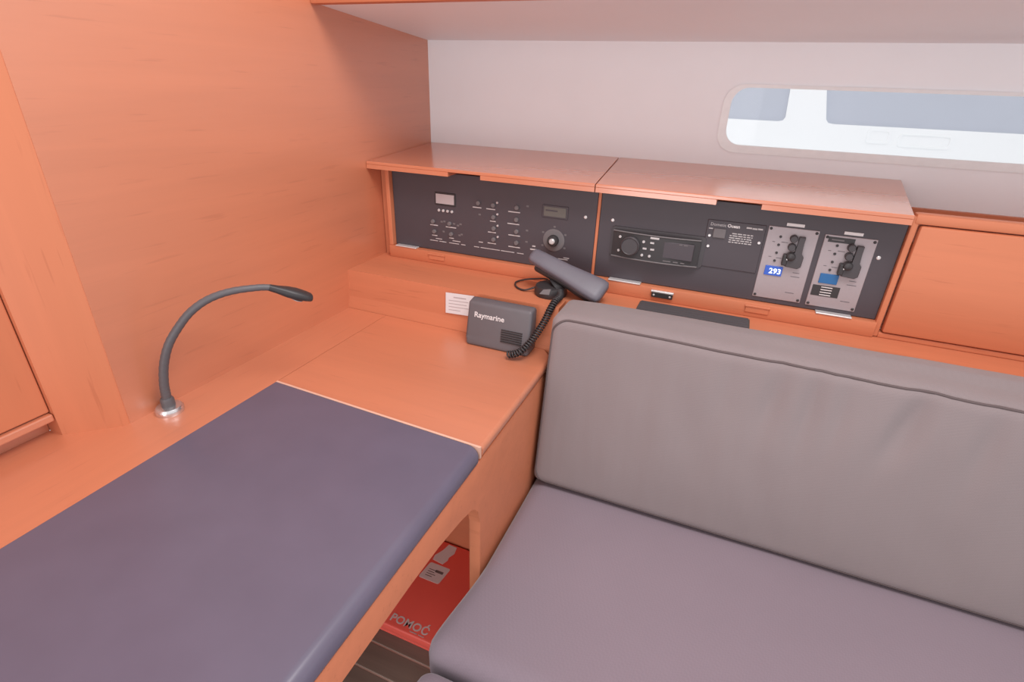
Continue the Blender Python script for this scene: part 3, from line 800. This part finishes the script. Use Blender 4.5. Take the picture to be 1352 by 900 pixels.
# backrest cushion, leaning back against the console
BC = Vector((0.432, 0.938, 0.650))
HX, HY, HZ = 0.717, 0.058, 0.183
def back_def(q):
    x, y, z = q
    fx = x / HX; fz = z / HZ
    if y < 0:
        bul = max(0, (1 - abs(fx) ** 6)) * max(0, 1 - fz ** 2)
        y -= 0.010 * bul
        # creases hanging from the top seam
        wx = x + BC.x
        for cx, dep, wid, tilt in ((0.060, 0.0020, 0.020, 0.05), (0.135, 0.0040, 0.016, 0.15), (0.190, 0.0036, 0.014, 0.05), (0.240, 0.0030, 0.013, 0.12), (0.345, 0.0075, 0.020, 0.55), (0.44, 0.0040, 0.016, 0.2), (0.55, 0.005, 0.018, -0.1)):
            c = cx - tilt * (HZ - z) * 0.45
            y += 2.0 * dep * math.exp(-((wx - c) / wid) ** 2) * math.exp(-((HZ - 0.075 - z) / 0.062) ** 2)
        y += (0.0050 * noise.noise(Vector((x * 7, z * 6, 1.7))) + 0.0025 * noise.noise(Vector((x * 18 + z * 6, z * 7, 4.2)))) * bul
    if z > 0:
        z += 0.009 * max(0, 1 - (y / HY) ** 2) * (1 - abs(fx) ** 8)
        z += 0.0018 * noise.noise(Vector((x * 9, y * 8, 5.0)))
        if y < 0: z -= 0.016 * (x + HX) / (2 * HX) * (z / HZ) ** 3
    y += 0.17 * (z + HZ) - 0.035             # lean
    return (x, y, z)
bm = cushion(BC, (HX, HY, HZ), 0.018, (190, 12, 46), 1.2, back_def)
bk = thing('backrest_cushion', 'taupe fabric backrest cushion with dark piping leaning on the console', 'cushion', (BC.x, 0.90, 0.463))
obj('cushion_cover', bm, 'cush_back', bk, smooth=60)
# piping around the front face
loop = rrect(-HX + 0.006, HX - 0.006, -HZ + 0.006, HZ - 0.006, 0.030, 8)
dense = []
for i in range(len(loop)):
    a, b = Vector(loop[i]), Vector(loop[(i + 1) % len(loop)])
    k = max(1, int((b - a).length / 0.02))
    for j in range(k): dense.append(a.lerp(b, j / k))
dense.append(dense[0])
pts = []
for p in dense:
    rr = 0.018; dx = max(0.0, abs(p.x) - (HX - rr)); dz = max(0.0, abs(p.y) - (HZ - rr))
    dep = rr - math.sqrt(max(0.0, rr * rr - dx * dx - dz * dz))
    q = back_def(Vector((p.x, -HY + dep, p.y)))
    pts.append(Vector(q) + BC + Vector((0, 0, 0)))
obj('piping', piping_loop(pts, 0.0023), 'piping', bk, label='dark piping around the front face', smooth=60)

# footstool in front of the seat
FS = (-0.088, 0.222, 0.343)
def stool_def(q):
    z = q.z
    if z > 0: z += 0.012 * max(0, 1 - (q.x / 0.21) ** 2) * max(0, 1 - (q.y / 0.2) ** 2)
    return (q.x, q.y, z)
ft = thing('footstool', 'low grey upholstered footstool in front of the seat cushion', 'stool', (FS[0], FS[1], 0.0))
obj('stool_cushion', cushion(FS, (0.213, 0.206, 0.095), 0.026, (26, 26, 12), 1.4, stool_def), 'cush_seat', ft, smooth=60)
obj('stool_base', B(FS[0] - 0.18, FS[0] + 0.18, FS[1] - 0.17, FS[1] + 0.17, 0.0, 0.251), 'black_soft', ft)

# ------------------------------------------------------------------ red first aid case under the table
fa = thing('first_aid_case', 'red first aid case with white lettering and stickers on the floor under the table', 'case', (-0.52, 0.82, 0.0))
bm = B(-0.74, -0.330, 0.682, 0.970, 0.010, 0.036, bevel=0.005, seg=3)
obj('case_lid', bm, 'red', fa, smooth=40)
obj('case_bottom', B(-0.738, -0.332, 0.684, 0.968, 0.0, 0.010, bevel=0.003), 'red', fa)
obj('lettering', text_bm('POMOĆ', 0.0290, basis((-0.5830, 0.6960, 0.0362), E1, (0, 1, 0)), bold=0.0006, spacing=1.03), 'white', fa)
bm = bmesh.new()
box(bm, -0.520, -0.500, 0.689, 0.691, 0.0360, 0.0364); box(bm, -0.496, -0.480, 0.689, 0.691, 0.0360, 0.0364)
obj('small_lettering', bm, 'print', fa, kind='stuff')
bm = bmesh.new()
prism(bm, rrect(-0.586, -0.524, 0.834, 0.889, 0.005), lambda u, v, t: (u + (v - 0.826) * 0.12, v, 0.0360 + 0.0006 * t))
s1 = obj('sticker', bm, 'paper', fa, label='white rectangular sticker with fine print')
bm = bmesh.new()
box(bm, -0.551, -0.528, 0.864, 0.872, 0.0365, 0.0368)
for k in range(4): box(bm, -0.571, -0.551 + 0.006 * (k % 2), 0.846 + k * 0.007, 0.848 + k * 0.007, 0.0365, 0.0368)
obj('sticker_print', bm, 'dimprint', s1, kind='stuff')
bm = bmesh.new()
prism(bm, [(-0.578, 0.899), (-0.545, 0.895), (-0.538, 0.912), (-0.540, 0.922), (-0.532, 0.940), (-0.536, 0.962), (-0.562, 0.963), (-0.568, 0.938), (-0.580, 0.914)], lambda u, v, t: (u, v, 0.0360 + 0.0006 * t))
obj('sticker', bm, 'paper', fa, label='torn white sticker')
